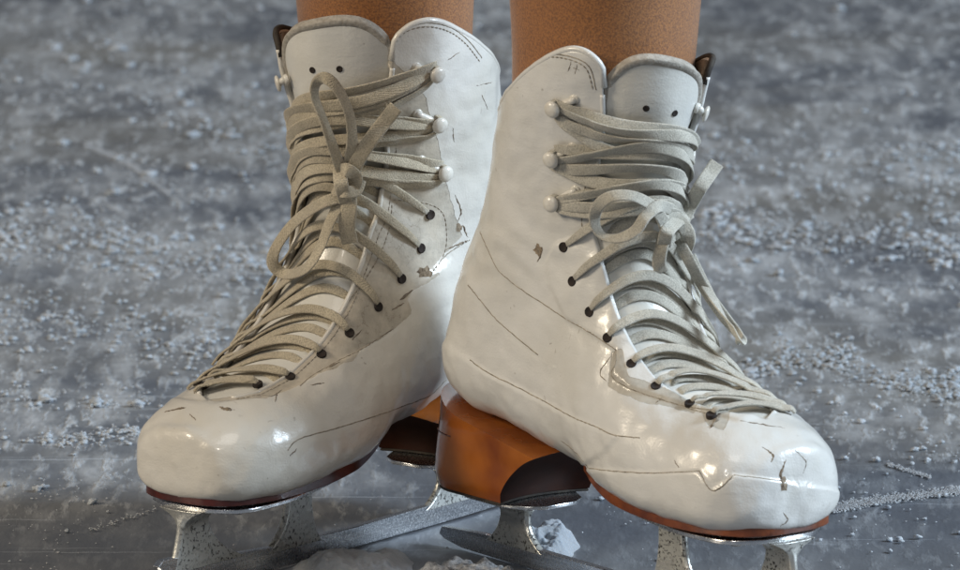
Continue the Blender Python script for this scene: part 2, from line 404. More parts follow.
def make_skate(B, D):
    """B = placement and section table, D = what the photo shows on this one"""
    root = bpy.data.objects.new("figure_skate", None); col.objects.link(root)
    root.location = (B['x'], B['y'], 0); root.rotation_euler = (0, 0, B['rot'])
    tag(root, D['label'], "figure skate", "figure skates worn by the skater")
    ms = B['ms']
    cam_l = to_local(CAM_P[None], B)[0]
    # ---- upper
    mb = MB(); wear = []
    for side in (1, -1):
        t, a = shell_rows(side, B, 100); P, n = surf(t, a, B)
        px, py = project(to_world(P, B)); raise_ = np.zeros(px.shape)
        if True:
            for poly in D['panel']:
                ins = inside(px, py, poly); d = dist_poly(px, py, poly)
                raise_ = np.maximum(raise_, np.clip(.5+np.where(ins, d, -d)/2.5, 0, 1))
        if side < 0:
            vw = P-to_local(CAM_P[None], B)[0]; vw /= np.linalg.norm(vw, axis=-1)[..., None]
            raise_ *= np.clip(-(n*vw).sum(-1)*4, 0, 1)*(t < 4)
        P = P+n*(raise_*.0013)[..., None]
        mb.grid(P)
        w = np.zeros(px.shape)
        if side > 0:
            for poly in D['worn']:
                ins = inside(px, py, poly); d = dist_poly(px, py, poly)
                w = np.maximum(w, np.clip(.5+np.where(ins, d, -d)/9., 0, 1))
        else: w = np.where((t > 4.2) & (t < 14) & (np.abs(a) > 2.0) & bool(D['worn']), 1., 0.)
        wear.append(w.ravel())
    up = mb.build("boot_upper", M[D['leather']], root, weld=.00002, attrs={'wear': np.concatenate(wear)})
    me = up.data
    bvh = BVHTree.FromPolygons([v.co.copy() for v in me.vertices], [tuple(q.vertices) for q in me.polygons])
    so = up.modifiers.new("thickness", 'SOLIDIFY'); so.thickness = .0026; so.offset = -1
    # orientation check so that the thickness goes inwards
    c = me.polygons[len(me.polygons)//4]; cc = c.center
    # ---- tongue
    tg = np.linspace(3.4, 16.45, 120); ph = np.linspace(-1, 1, 49)
    def tongue_pt(tt, q, off=0):
        half = np.interp(tt, [3.4, 6, 9, 16.5], [.75, .95, 1.05, 1.12])
        return None
    rows = []
    for i, tv in enumerate(tg):
        half = np.interp(tv, [3.4, 6, 9, 14, 16.5], [.75, .95, 1.08, 1.15, D['tw']])
        k = max(0, (tv-12)/(16.45-12)); q = ph
        tt = tv-k*1.5*np.abs(q)**5+k*D['tlift']+k*.8*q
        th = math.pi-q*half*np.where(q < 0, 1-.22*k, 1)
        th = np.where(th > math.pi, th-2*math.pi, th)
        P = bpt(tt, th, B); n = bnorm(tt, th, B)
        ins = np.interp(tv, [3.4, 5, 9, 16.5], [.0052, .0054, .0056, .0056])
        rows.append(P-n*(ins-.0016*(1-np.abs(q)**2))[:, None]+n*wob(P, .0010, 45, 2.)[:, None])
    G = np.array(rows); mb = MB(); mb.grid(G)
    ton = mb.build("tongue", M['tongue'], root); s2 = ton.modifiers.new("thickness", 'SOLIDIFY'); s2.thickness = .003; s2.offset = 0
    bm = bmesh.new(); bm.from_mesh(ton.data)
    tb = BVHTree.FromBMesh(bm); bm.free()
    e = G[-1][4:-4]; mb = MB(); mb.ribbon(np.concatenate([G[-8:-1:2, 3], e, G[-1:-8:-2, -4]]), np.tile([.3, 0, .95], (len(e)+8, 1)) if False else np.array([[.55, 0, .8]]*(len(e)+8)), .0050, .0044)
    mb.build("tongue_trim", M['felt'], ton)
    # ---- lining: inside the collar, from below the lacing
    for side in (1, -1):
        tl = []; al = []
        cc = np.linspace(0, 1, 40)
        for k in np.linspace(0, 1, 20):
            a = cc*(math.pi-gap(16, side)-.015); top = tmax(a, side)-.10
            tl.append(12.5+(top-12.5)*k); al.append(a*side)
        P, n = surf(np.array(tl), np.array(al), B, -.0034)
        mb = MB(); mb.grid(P); li = mb.build("lining", M['lining'], root)
        s3 = li.modifiers.new("thickness", 'SOLIDIFY'); s3.thickness = .0016; s3.offset = 0
    # collar piping along the top edge
        a = np.linspace(0, math.pi-gap(16.2, side), 70)
        tp = tmax(a, side); P, n = surf(tp, a*side, B, -.0013)
        mb = MB(); mb.tube(P, .0017, 8); mb.build("collar_edge", M['edge' if side < 0 else D['leather']], up)

    for side in (1, -1):
        te = np.linspace(3.75, 15.9, 160); ae = math.pi-gap(te, side)
        P, n = surf(te, (ae-.012)*side, B, -.0006); mb = MB(); mb.tube(P, .0013, 8); mb.build("eyestay_edge", M[D['leather']], up)
        P, n = surf(te[:130], (ae[:130]-.085)*side, B, .0000); mb = MB()
        L = np.concatenate([[0], np.cumsum(np.linalg.norm(np.diff(P, axis=0), axis=1))]); s = np.arange(0, L[-1], .0004)
        q = np.stack([np.interp(s, L, P[:, i]) for i in range(3)], 1); mb.tube(q, .00010+.00022*(np.sin(s*2*math.pi/.0027) > -.2), 5); mb.build("stitching", M['seam'], up)
    # ---- casting photo points onto this skate
    def cast(px, py, off=0., both=True):
        d = vec_local(pix_dir(px, py), B); best = None
        for bv in ((bvh, tb) if both else (bvh,)):
            h = bv.ray_cast(Vector(cam_l), Vector(d))
            if h[0] is not None and (best is None or h[3] < best[2]): best = (np.array(h[0]), np.array(h[1]), h[3])
        if best is None: return None
        p, n, _ = best
        if n@d > 0: n = -n
        return p+n*off, n, d
    def free(px, py, off):
        """a point 'off' metres in front of the boot surface seen at that spot"""
        h = cast(px, py)
        d = vec_local(pix_dir(px, py), B)
        if h is None:
            for r in (6, 12, 20, 30, 45, 60):
                for q in range(12):
                    h = cast(px+r*math.cos(q*R(30)), py+r*math.sin(q*R(30)))
                    if h: break
                if h: break
        if h is None: return None
        k = (h[0]-cam_l)@d; return cam_l+d*(k-off)
    def drape(pts, off=.0, n=8, jit=0.):
        path = smooth_path([(a, b, 0) for a, b in pts], n); out = []; nn = []
        for q in path:
            h = cast(q[0]+random.uniform(-jit, jit), q[1]+random.uniform(-jit, jit), off, False)
            if h is not None and (not out or np.linalg.norm(h[0]-out[-1]) < .02): out.append(h[0]); nn.append(h[1])
        return np.array(out), np.array(nn)
    # seams, stitching, cracks and scrapes of the leather, each its own piece
    for pts in D['seams']:
        P, n = drape(pts, -.00012, 10, .25)
        if len(P) > 3: mb = MB(); mb.tube(P, .00036, 6); mb.build("seam", M['seam'], up)
    for pts in D['stitch']:
        P, n = drape(pts, .0000, 14)
        if len(P) < 4: continue
        L = np.concatenate([[0], np.cumsum(np.linalg.norm(np.diff(P, axis=0), axis=1))]); s = np.arange(0, L[-1], .0003)
        q = np.stack([np.interp(s, L, P[:, i]) for i in range(3)], 1); mb = MB(); mb.tube(q, .00012+.00024*(np.sin(s*2*math.pi/.0027) > -.2), 5); mb.build("stitching", M['seam'], up)
    for pts, r in D['cracks']:
        P, n = drape(pts, -.00010, 8, .4)
        if len(P) < 3: continue
        rr = .75*r*np.sin(np.linspace(.25, math.pi-.25, len(P)))*(1+.4*rng.standard_normal(len(P)).clip(-1.5, 1.5)); mb = MB(); mb.tube(P, np.abs(rr)+.00008, 5); mb.build("crack", M['crack'], up)
    for (x, y, rx, ry) in D['patches']:
        ring = []
        for q in range(14):
            a = q*2*math.pi/14; k = random.uniform(.55, 1.15); h = cast(x+rx*k*math.cos(a), y+ry*k*math.sin(a), .00012, False)
            if h: ring.append(h[0])
        h = cast(x, y, .00016, False)
        if h and len(ring) > 6:
            mb = MB(); mb.add([h[0]]+ring, [(0, i+1, (i+1) % len(ring)+1) for i in range(len(ring))]); mb.build("scrape", M['patch'], up)
    for (x, y) in D['tongue_holes']:
        d = vec_local(pix_dir(x, y), B); h = tb.ray_cast(Vector(cam_l), Vector(d))
        if h[0]:
            n = np.array(h[1]); n = n if n@d < 0 else -n
            mb = MB(); mb.lathe(np.array(h[0])+n*.0016, n, [(0, .0001), (.0012, .0001), (.0016, .0003), (.0018, -.0006)], 14); mb.build("lace_keeper_hole", M['hole'], ton)
    # ---- eyelets and hooks
    def inv(px, py):
        tt = np.linspace(3.5, NT-.5, 380)[:, None]; th = np.linspace(.8, math.pi, 200)[None]
        P = bpt(tt, th, B); x, y = project(to_world(P, B)); d = (x-px)**2+(y-py)**2
        k = np.unravel_index(d.argmin(), d.shape); return float(tt[k[0], 0]), float(th[0, k[1]])
    eye = [inv(*q) for q in D['eyelets']]; hk = [inv(*q) for q in D['hooks']]
    def far(t, a):      # the matching place on the lateral side, a little nearer the front line
        return float(np.interp(t, [4.1, 5, 6.7, 8, 10, 12, 13.4, 16.1], [3.95, 4.3, 5.3, 6.3, 8.3, 10.7, 12.2, 14.9])), -(math.pi-(math.pi-a)*np.interp(t, [4, 12, 16], [1, .80, .48]))
    for (t, a) in eye+[far(*q) for q in eye]:
        P, n = surf(t, a, B, D['eo'] if a > 0 else 0.)
        mb = MB(); mb.lathe(P, n, [(0, .0009), (.0021, .0010), (.0023, .0012), (.0025, .0009), (.0026, -.001)], 16)
        mb.build("eyelet", M['hole'], up)
    for (t, a) in hk+[far(*q) for q in hk]:
        sg = 1 if a > 0 else -1; da = .15*sg; hs_ = .82 if sg > 0 else .5
        P, n = surf(t, a, B); P2, n2 = surf(t, a+da, B); mb = MB()
        rise = [P2+n2*.0002, P2+n2*.0012+(P-P2)*.08, P2+(P-P2)*.3+n*.0016*hs_, P2+(P-P2)*.75+n*.0022*hs_, P+n*.0034*hs_, P+n*.0052*hs_]
        mb.tube(smooth_path(rise, 6), .0018, 10)
        h = mb.build("lace_hook", M['enamel'], root)
        mb = MB(); mb.lathe(P2, n2, [(.0026, -.0012), (.0026, .0004), (.0018, .0007), (0, .0008)], 20); mb.build("rivet", M['enamel'], h)
        mb = MB()
        mb.lathe(P, n, [(r, z*hs_) for r, z in [(0, .0040), (.0024, .0042), (.0037, .0050), (.0042, .0061), (.0041, .0073), (.0034, .0083), (.0020, .0089), (0, .0091)]], 24)
        mb.build("hook_head", M['enamel'], h)
    # ---- lace, criss-cross
    mb = MB(); w = D['lace_w']
    def strand(p, q, o0, o1, bow=0., lift=.0, tw=0., ww=None, n=40, waves=0., end=None, th=.0013):
        s = np.linspace(0, 1, n); a0 = p[1] if p[1] > 0 else p[1]+2*math.pi; a1 = q[1] if q[1] > 0 else q[1]+2*math.pi
        a = a0+(a1-a0)*s; t = p[0]+(q[0]-p[0])*s+bow*np.sin(math.pi*s)+waves*np.sin(2*math.pi*s+o0*900)
        P = bpt(t, a, B); N_ = bnorm(t, a, B)
        ed = np.minimum(s, 1-s); off = np.interp(ed, [0, .06, .16, .5], [o0, o0+.0012, o1, o1])+lift*np.sin(math.pi*s)
        if end is not None: off = np.where(s > .5, np.interp(s, [.5, .75, .85, 1], [o1, o1, end*.8, end]), off)
        P = P+N_*(off+lumps(P, B)*(ed < .2))[:, None]
        T = np.gradient(P, axis=0); T /= np.linalg.norm(T, axis=1)[:, None]
        ang = tw*np.sin(2*math.pi*s*.8+o1*2000); S = np.cross(T, N_)
        NN = N_*np.cos(ang)[:, None]+S*np.sin(ang)[:, None]
        mb.ribbon(P, NN, (ww or w)*np.interp(ed, [0, .05, .15], [.55, .8, 1])*(1-.12*(p[0] < 13.2 and q[0] < 13)), th)
    k = len(eye)
    order = sorted(eye, key=lambda q: q[0])
    strand(order[0], far(*order[0]), .0002, .0012, .1)
    allt = order+[sorted(hk, key=lambda q: q[0])[0]]
    for i in range(k):
        f0 = far(*order[i]); nx = allt[i+1]; tn = order[i][0]; j = random.uniform(-.06, .06)
        e = (tn+.55*(nx[0]-tn), math.pi-gap(tn)-.12)   # dives under the near flap
        if i < k-1: strand((f0[0]+.35+j, f0[1]), e, .0006, -.0016, .30, 0, .1, end=-.0034)
        if 0 < i < k-1: strand((f0[0]+.75+j, f0[1]), (tn+.95*(nx[0]-tn), math.pi-gap(tn)-.10), .0006, -.0014, .2, 0, .3, end=-.0034)
        strand((order[i][0], order[i][1]+.03), (f0[0]-.30+j, f0[1]), .0010+D['eo'], .0016+.0004*(i % 2), .40 if i > 1 else .15, .0008, .3)
    hs = sorted(hk, key=lambda q: q[0])
    for i, h in enumerate(hs):
        f = far(*h)
        for j, (d0, d1, dm, o) in enumerate(((-.14, -.30, -.34, .0030), (.14, .24, .32, .0026), (.05, .62, .25, .0044), (-.05, -.05, -.08, .0038))):
            if i == len(hs)-1 and j == 2: d1 = .25; dm = .1
            strand((h[0]+d0*1.0, h[1]-.02), (f[0]+d1*1.15-D['hdrop'], f[1]-.02), .0020, o-.001, dm-D['sag']*(.6+.4*(i == len(hs)-1))+random.uniform(-.12, .12), .0008, .55, w*random.uniform(.9, 1.15), waves=random.uniform(-.14, .14), th=.0010)
        # turn round the hook's stem
        P, n = surf(h[0], h[1], B); e1 = surf(h[0]+.3, h[1], B)[0]-P; e1 /= np.linalg.norm(e1); e2 = np.cross(n, e1)
        if (surf(h[0], h[1]+.1, B)[0]-P)@e2 > 0: e2 = -e2
        q = np.linspace(-math.pi*.55, math.pi*.55, 18)
        ring = np.array([P+n*.0026+(e1*math.sin(x)*.0034+e2*math.cos(x)*.0034) for x in q]); NN = np.array([e1*math.sin(x)+e2*math.cos(x) for x in q])
        mb.ribbon(ring, NN, .0036, .0014)
    mb.build("lace", M[D['lace']], root)
    # ---- bow
    camn = -vec_local(CAM_F, B)
    for name, pts, ww in D['bow']:
        c3 = [free(a, b, o+.004) for a, b, o, *_ in pts]
        tw = np.array([(q[3] if len(q) > 3 else 0.) for q in pts])
        P = smooth_path(c3, 14); s = np.linspace(0, len(pts)-1, len(P)); ang = np.interp(s, np.arange(len(pts)), tw)
        T = np.gradient(P, axis=0); T /= np.linalg.norm(T, axis=1)[:, None]
        S = np.cross(T, camn); S /= np.linalg.norm(S, axis=1)[:, None]+1e-9; N0 = np.cross(S, T)
        NN = N0*np.cos(np.radians(ang))[:, None]+S*np.sin(np.radians(ang))[:, None]
        mb = MB(); mb.ribbon(P, NN, ww, .0012)
        mb.build(name, M[D['lace']], root)
    kx, ky = D['knot']; c3 = free(kx, ky, .015); mb = MB(); rows = []
    for i, f in enumerate(np.linspace(.05, math.pi-.05, 16)):
        rows.append([c3+np.array([math.sin(f)*math.cos(q), math.sin(f)*math.sin(q), -math.cos(f)*1.15])*.0046*(1+.28*noise.noise(Vector((f*1.4, math.cos(q)*1.2, math.sin(q)*1.2)))) for q in np.linspace(0, 2*math.pi, 24, endpoint=False)])
    mb.grid(np.array(rows), cv=True); mb.build("lace_knot", M[D['lace']], root)
    # ---- outsole, heel, blade
    def under(t): s = station(t, B['ST']); return s[..., 0], s[..., 1], s[..., 4], s[..., 5]
    tt = np.linspace(.7, 7.9, 60); u, z, wm, wl = under(tt); z = np.where(u > .235, .0545+(u-.235)*.03, z)+.0006; u = u-.002*np.clip((u-.2)/.06, 0, 1)
    kk = np.interp(tt, [.7, 1, 2, 4, 6.5, 7.5, 8.5, 11.5], [.55, .74, .84, .85, .82, .74, .55, .50])
    th = np.interp(u, [0, .08, .13, .16, .2, .26], [.0005, .0005, .0008, .0020, .0021, .0019])
    w0 = wm*kk; w1 = wl*kk
    P = []
    for i in range(len(tt)):
        zz = z[i]-B['pitch']*u[i]
        c = .0040
        P.append([(u[i], ms*w0[i], zz+c), (u[i], ms*w0[i], zz-th[i]*.75), (u[i], ms*(w0[i]-.0016), zz-th[i]), (u[i], -ms*(w1[i]-.0016), zz-th[i]), (u[i], -ms*w1[i], zz-th[i]*.75), (u[i], -ms*w1[i], zz+c)])
    P = np.array(P); mb = MB(); mb.grid(P, cv=True); kq = P.shape[1]
    mb.f.append(tuple(range(kq))[::-1]); mb.f.append(tuple((len(tt)-1)*kq+i for i in range(kq)))
    mb.build("outsole", M[D['sole']], root, bevel=.0006)
    # heel: stacked and lacquered, flared breast running forward under the arch
    HB = .0385-.0012*(B['pitch'] > 0)
    lev = np.linspace(0, 1, 15); rows = []
    for f in lev:
        zt = HB+(.088-HB)*f
        ub = np.interp(f, [0, .2, .5, .8, 1], [.003, .000, .001, .003, .004]); ua = .065+.030*f**1.5
        hw = np.interp(f, [0, .15, .6, 1], [.0285, .0300, .0300, .0315]); ring = []
        for q in np.linspace(-1, 1, 13):        # breast, concave
            ring.append((ua-.007*(1-q*q)*(1-f*.5), hw*q*.98))
        for q in np.linspace(0, math.pi, 22)[1:-1]:
            ring.append((ub+(ua-ub)*.42-(ua-ub)*.42*math.sin(q)**.75, hw*math.copysign(abs(math.cos(q))**.75, math.cos(q))))
        zt_ = []
        for (a, b) in ring:
            seat = np.interp(a, [0, .004, .03, .062, .095, .125], [.094, .088, .0775, .0745, .066, .058])
            zt_.append(HB+(seat-HB)*f-B['pitch']*a*f)
        rows.append([(a, b*ms, c) for (a, b), c in zip(ring, zt_)])
    Gh = np.array(rows); mb = MB(); Gs = np.concatenate([Gh[:, 12:], Gh[:, :1]], 1); mb.grid(Gs); nb = mb.n; mb.add(Gh[0], []); mb.add(Gh[-1], []); kq = Gh.shape[1]; mb.f.append(tuple(nb+i for i in range(kq))); mb.f.append(tuple(nb+kq+i for i in range(kq))[::-1])
    he = mb.build("heel", M['heel'], root)
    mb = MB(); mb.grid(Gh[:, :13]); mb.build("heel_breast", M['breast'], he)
    zl = HB+.0275; li = []
    for j in range(Gh.shape[1]):
        cz = Gh[:, j, 2]
        if cz.max() > zl+.001: li.append([np.interp(zl, cz, Gh[:, j, i]) for i in range(3)])
    li = np.array(li); c0 = li.mean(0); li = c0+(li-c0)*1.003; i0 = int(np.argmax(np.linalg.norm(np.diff(np.concatenate([li, li[:1]]), axis=0), axis=1)))
    li = np.roll(li, -(i0+1), axis=0); mb = MB(); mb.tube(li, .00032, 5); mb.build("lift_line", M['outsole'], he)
    mb = MB(); b0 = Gh[0]; c0 = b0.mean(0); o0 = c0+(b0-c0)*1.0; mb.slab([(a, b) for a, b, _ in o0], HB-.0016, HB-.0001); mb.build("top_piece", M['edge'], he, smooth=False, bevel=.0008)
    HP = HB-.0016
    # runner with rocker and toe pick
    bz = 0.
    top = [(-.018, .005), (-.016, .0088), (.02, .0112), (.06, .0108), (.12, .0104), (.18, .0115), (.235, .0150), (.262, .020)]
    pick = [(.270, .020), (.2735, .0175), (.2700, .0150), (.2725, .0125), (.2685, .0105), (.2700, .0080), (.2655, .0062), (.2660, .0040), (.2610, .0035)]
    bot = [(.250, .0012), (.2, .0002), (.12, 0), (.05, .0), (0, .0008), (-.014, .0030)]
    mb = MB(); mb.prism(top+pick+bot, -.0020, .0020)
    bl = mb.build("blade", M['steel'], root, smooth=False, bevel=.0004)
    def zs(u): return float(np.interp(u, [.125, .150, .175, .2, .225, .244, .256], [.067, .059, .0560, .0545, .0543, .0547, .0551]))-.0030-B['pitch']*u
    # sole plate
    us = np.linspace(.138, .251, 16); hw = np.interp(us, [.138, .145, .17, .21, .238, .247, .251], [.016, .024, .029, .033, .031, .024, .014])
    poly = [(a, b) for a, b in zip(us, hw)]+[(a, -b) for a, b in zip(us[::-1], hw[::-1])]
    zz = [zs(a) for a, _ in poly]; zz = np.array(zz)
    mb = MB(); rows = [[(a, -h, zs(a)-.0026), (a, -h, zs(a)-.0002), (a, h, zs(a)-.0002), (a, h, zs(a)-.0026)] for a, h in zip(us, hw)]
    mb.grid(np.array(rows), cv=True); mb.f.append((3, 2, 1, 0)); e = (len(us)-1)*4; mb.f.append((e, e+1, e+2, e+3))
    mb.build("sole_plate", M['steel'], bl, bevel=.0005)
    us = np.linspace(.014, .078, 12); hw = np.interp(us, [.014, .018, .03, .06, .072, .078], [.009, .017, .0235, .0235, .018, .009])
    mb = MB(); rows = [[(a, -h, HP-.0022), (a, -h, HP-.0002), (a, h, HP-.0002), (a, h, HP-.0022)] for a, h in zip(us, hw)]
    mb.grid(np.array(rows), cv=True); mb.f.append((3, 2, 1, 0)); e = (len(us)-1)*4; mb.f.append((e, e+1, e+2, e+3))
    mb.build("heel_plate", M['steel'], bl, bevel=.0005)
    def stanchion(prof, flare, wtop=.011):
        """prof: rows (z, u0, u1); section widens near the plate"""
        rows = []
        for z, a, b in prof:
            f = max(0, (z-prof[-1][0]+flare)/flare) if flare else 0
            h = .0022+wtop*f**2.2
            m_ = (a+b)/2; ch = min(.0014, (b-a)*.25)
            rows.append([(a, -h*.35, z), (a+ch, -h, z), (b-ch, -h, z), (b, -h*.35, z), (b, h*.35, z), (b-ch, h, z), (a+ch, h, z), (a, h*.35, z)])
        mb = MB(); mb.grid(np.array(rows), cv=True); mb.f.append(tuple(range(8))[::-1]); e = (len(rows)-1)*8; mb.f.append(tuple(e+i for i in range(8)))
        return mb.build("stanchion", M['chrome'], bl, bevel=.0004)
    def pr(z0, z1, f0, f1, n=12):
        return [(z0+(z1-z0)*s, f0(s), f1(s)) for s in np.linspace(0, 1, n)]
    stanchion(pr(.0115, zs(.242)-.0020, lambda s: .226+.012*s-.020*(1-s)**4, lambda s: .2625-.010*s+.004*s**6), .010)
    stanchion(pr(.0085, zs(.165)-.0020, lambda s: .155-.008*(1-s)**4-.003*s**5, lambda s: .174+.018*(1-s)**4+.002*s**5), .010)
    stanchion(pr(.0085, HP-.0020, lambda s: .032-.013*(1-s)**3-.005*s**4, lambda s: .050+.016*(1-s)**3+.012*s**4), .010)
    for (a, b, zq) in [(.150, .017, None), (.150, -.017, None), (.196, .026, None), (.196, -.026, None), (.238, .0220, None), (.238, -.0220, None), (.067, .010, HP), (.067, -.010, HP), (.022, .010, HP), (.022, -.010, HP)]:
        z0 = (zs(a) if zq is None else zq)-.0021; mb = MB()
        mb.lathe(np.array([a, b, z0]), (0, 0, -1), [(.0042, 0), (.0040, .0010), (.0028, .0018), (.0012, .0020), (.0010, .0012), (0, .0012)], 18)
        mb.build("screw", M['steel'], bl)
    return root

DR = dict(label="cleaner white leather skate in front, toe pointing right, grey laces tied in a bow", leather='leather_r', lace='lace_r', sole='outsole_brown', lace_w=.0060, tw=.98, tlift=-.35, tshift=0.,
    worn=[[(612,352),(622,350),(630,378),(700,402),(694,413),(640,402),(608,386)], [(698,402),(730,410),(724,432),(706,424)], [(540,450),(572,468),(602,502),(588,500),(562,474)]], panel=[[(587,232),(555,243),(547,261),(550,284),(566,318),(616,350),(612,376),(629,388),(689,407),(740,422),(800,405),(720,330),(660,230),(620,222)], [(430,330),(470,360),(490,374),(515,386),(545,402),(572,417),(596,427),(618,436),(606,452),(580,467),(612,471),(655,473),(699,471),(713,491),(734,475),(760,478),(782,481),(850,492),(850,570),(430,570)]],
    seams=[[(480,232),(489,252),(499,271),(522,290),(545,305),(566,319),(592,334),(616,350)],
           [(616,350),(616,362),(612,376),(629,388),(660,399),(689,407),(722,411)],
           [(468,285),(480,300),(494,317),(509,331),(538,355)],
           [(470,360),(490,374),(515,386),(545,402),(572,417),(596,427),(614,435),(640,438)],
           [(580,467),(612,471),(655,473),(699,471)], [(699,471),(713,491),(734,475)], [(734,475),(760,478),(782,481)],
           [(519,68),(534,58),(552,54),(575,58),(590,68),(596,90)]],
    stitch=[[(600,226),(587,232),(566,237),(555,243),(548,252),(547,261),(550,284),(557,302),(566,318)], [(600,240),(606,270),(620,298),(636,325),(655,350),(680,372)],
            [(516,72),(532,61),(552,57),(574,61),(587,70),(593,90)]],
    cracks=[([(616,350),(600,372),(609,383)], .0003), ([(711,428),(716,420),(720,413)], .0011), ([(760,410),(776,416),(795,424)], .0004), ([(762,447),(773,455),(771,462)], .0005),
            ([(786,460),(781,475),(785,490)], .0007), ([(783,512),(788,520),(780,526)], .0004), ([(738,420),(760,424),(785,428)], .0004), ([(655,404),(662,398)], .0003),
            ([(568,72),(571,62)], .0003), ([(575,74),(577,64)], .0003), ([(573,68),(579,70)], .00025), ([(535,245),(540,255),(537,262)], .0006), ([(674,460),(679,468)], .0003),
            ([(795,450),(806,462),(803,474)], .0003), ([(560,440),(575,452),(590,470)], .0003)],
    patches=[(784,484,4,8), (538,250,5,7), (561,466,9,3), (572,474,5,3)],
    eyelets=[(565,247),(573,281),(590,312),(609,339),(632,365),(656,387),(690,404),(712,418)],
    eo=.0008, hdrop=1.45, sag=.75, knot=(674,234),
    tongue_holes=[(646,107),(673,112)],
    hooks=[(559,105),(557,155),(557,201)],
    bow=[("bow_loop", [(664,222,.012,10),(652,206,.016,20),(632,196,.020,30),(610,197,.022,20),(597,208,.021,0),(595,224,.018,-30),(603,236,.016,-55),(620,238,.018,-40),(636,230,.020,-20),(646,216,.021,-20),(660,206,.018,0),(676,212,.014,10)], .0060),
         ("bow_loop", [(678,240,.012,10),(690,262,.014,10),(704,288,.014,20),(722,314,.014,10),(738,334,.010,40),(741,341,.008,80),(733,330,.009,110),(716,304,.010,60),(700,276,.010,20),(690,256,.010,0)], .0058),
         ("lace_end", [(680,226,.012,0),(690,206,.014,15),(700,188,.014,10),(711,172,.012,0),(717,163,.011,0)], .0072),
         ("lace_end", [(668,228,.012,0),(662,246,.012,20),(659,262,.010,10),(662,272,.008,0)], .0068),
         ("lace_knot", [(658,222,.009,20),(668,216,.015,0),(680,222,.019,-20),(688,236,.017,0),(684,250,.012,20),(674,254,.009,0)], .0074),
         ("lace_knot", [(690,212,.010,0),(678,220,.018,10),(667,232,.019,0),(664,246,.012,0)], .0070)])
DL = dict(label="scuffed white leather skate, toe pointing left, beige laces and flaking eyelet panel", leather='leather_l', lace='lace_l', sole='outsole', lace_w=.0056, tw=1.0, tlift=.0, tshift=0.,
    panel=[[(480,232),(470,240),(437,267),(414,290),(405,300),(393,329),(360,350),(318,374),(290,390),(262,398),(215,404),(170,398),(90,430),(90,540),(500,540),(500,240)]],
    worn=[[(392,60),(425,95),(440,150),(450,200),(462,236),(437,262),(437,275),(414,290),(405,300),(410,312),(393,329),(360,350),(352,362),(318,376),(290,392),(262,400),(215,402),(170,392),(200,300),(270,160)]],
    seams=[[(470,240),(450,252),(440,262)], [(393,329),(376,340),(360,350),(338,361),(315,374),(300,386)], [(282,390),(272,396),(262,395)],
           [(446,380),(432,394),(420,400),(390,411),(360,421),(330,430),(299,439),(288,450)],
           [(393,36),(400,30),(415,25),(432,23),(452,28),(468,40),(482,58)]],
    stitch=[[(394,200),(420,202),(434,206),(442,212),(446,224),(446,247),(440,262),(432,272)], [(392,205),(390,225),(382,250),(368,275),(352,297),(335,318)],
            [(396,42),(402,34),(416,28),(432,27),(450,32),(466,44),(480,62)]],
    cracks=[([(165,412),(178,409),(186,408)], .0008), ([(219,407),(228,409),(231,411)], .0009), ([(190,414),(196,420)], .0003), ([(277,393),(275,402)], .0003), ([(297,449),(290,456)], .0004),
            ([(455,195),(461,210),(458,222)], .0005), ([(463,225),(468,238)], .0006), ([(482,95),(488,110)], .0004), ([(476,86),(492,82)], .0003), ([(445,250),(462,243),(468,240)], .0006),
            ([(310,385),(325,383)], .0004), ([(322,370),(340,362)], .0006), ([(352,340),(362,330)], .0004), ([(400,300),(413,290)], .0007), ([(392,310),(404,303)], .0004),
            ([(453,128),(454,142)], .0003), ([(448,60),(460,52)], .0003), ([(255,372),(270,368)], .0004), ([(243,380),(250,388)], .0004)],
    patches=[(226,409,5,2), (425,272,9,6), (459,228,4,5)],
    eyelets=[(430,215),(420,248),(402,279),(379,307),(349,333),(321,355),(290,377),(258,385)],
    eo=.0, hdrop=1.9, sag=.3, knot=(346,186),
    tongue_holes=[(314,69),(340,68)],
    hooks=[(432,72),(435,121),(439,170)],
    bow=[("bow_loop", [(344,178,.012,10),(334,150,.017,30),(324,122,.018,50),(315,98,.017,50),(316,84,.017,40),(325,78,.018,0),(337,88,.018,-30),(348,110,.018,-40),(352,135,.017,-30),(350,160,.014,-10),(347,180,.010,0)], .0060),
         ("bow_loop", [(344,196,.012,0),(320,204,.017,20),(295,222,.020,30),(277,246,.021,30),(273,264,.020,0),(286,274,.019,-30),(306,268,.018,-40),(320,248,.018,-40),(330,222,.016,-30),(343,198,.011,-10)], .0060),
         ("lace_end", [(348,180,.012,0),(358,160,.016,10),(372,138,.017,0),(386,120,.015,0),(396,107,.012,0)], .0074),
         ("lace_end", [(348,188,.012,0),(349,208,.013,10),(347,226,.011,0),(350,243,.008,0)], .0082),
         ("lace_knot", [(336,174,.010,0),(346,170,.018,0),(356,178,.016,20),(352,190,.012,0)], .0070),
         ("lace_knot", [(334,188,.010,0),(344,192,.018,0),(356,190,.015,0),(360,180,.010,0)], .0062),
         ("lace_knot", [(340,168,.011,0),(341,184,.020,0),(346,202,.013,0)], .0072)])
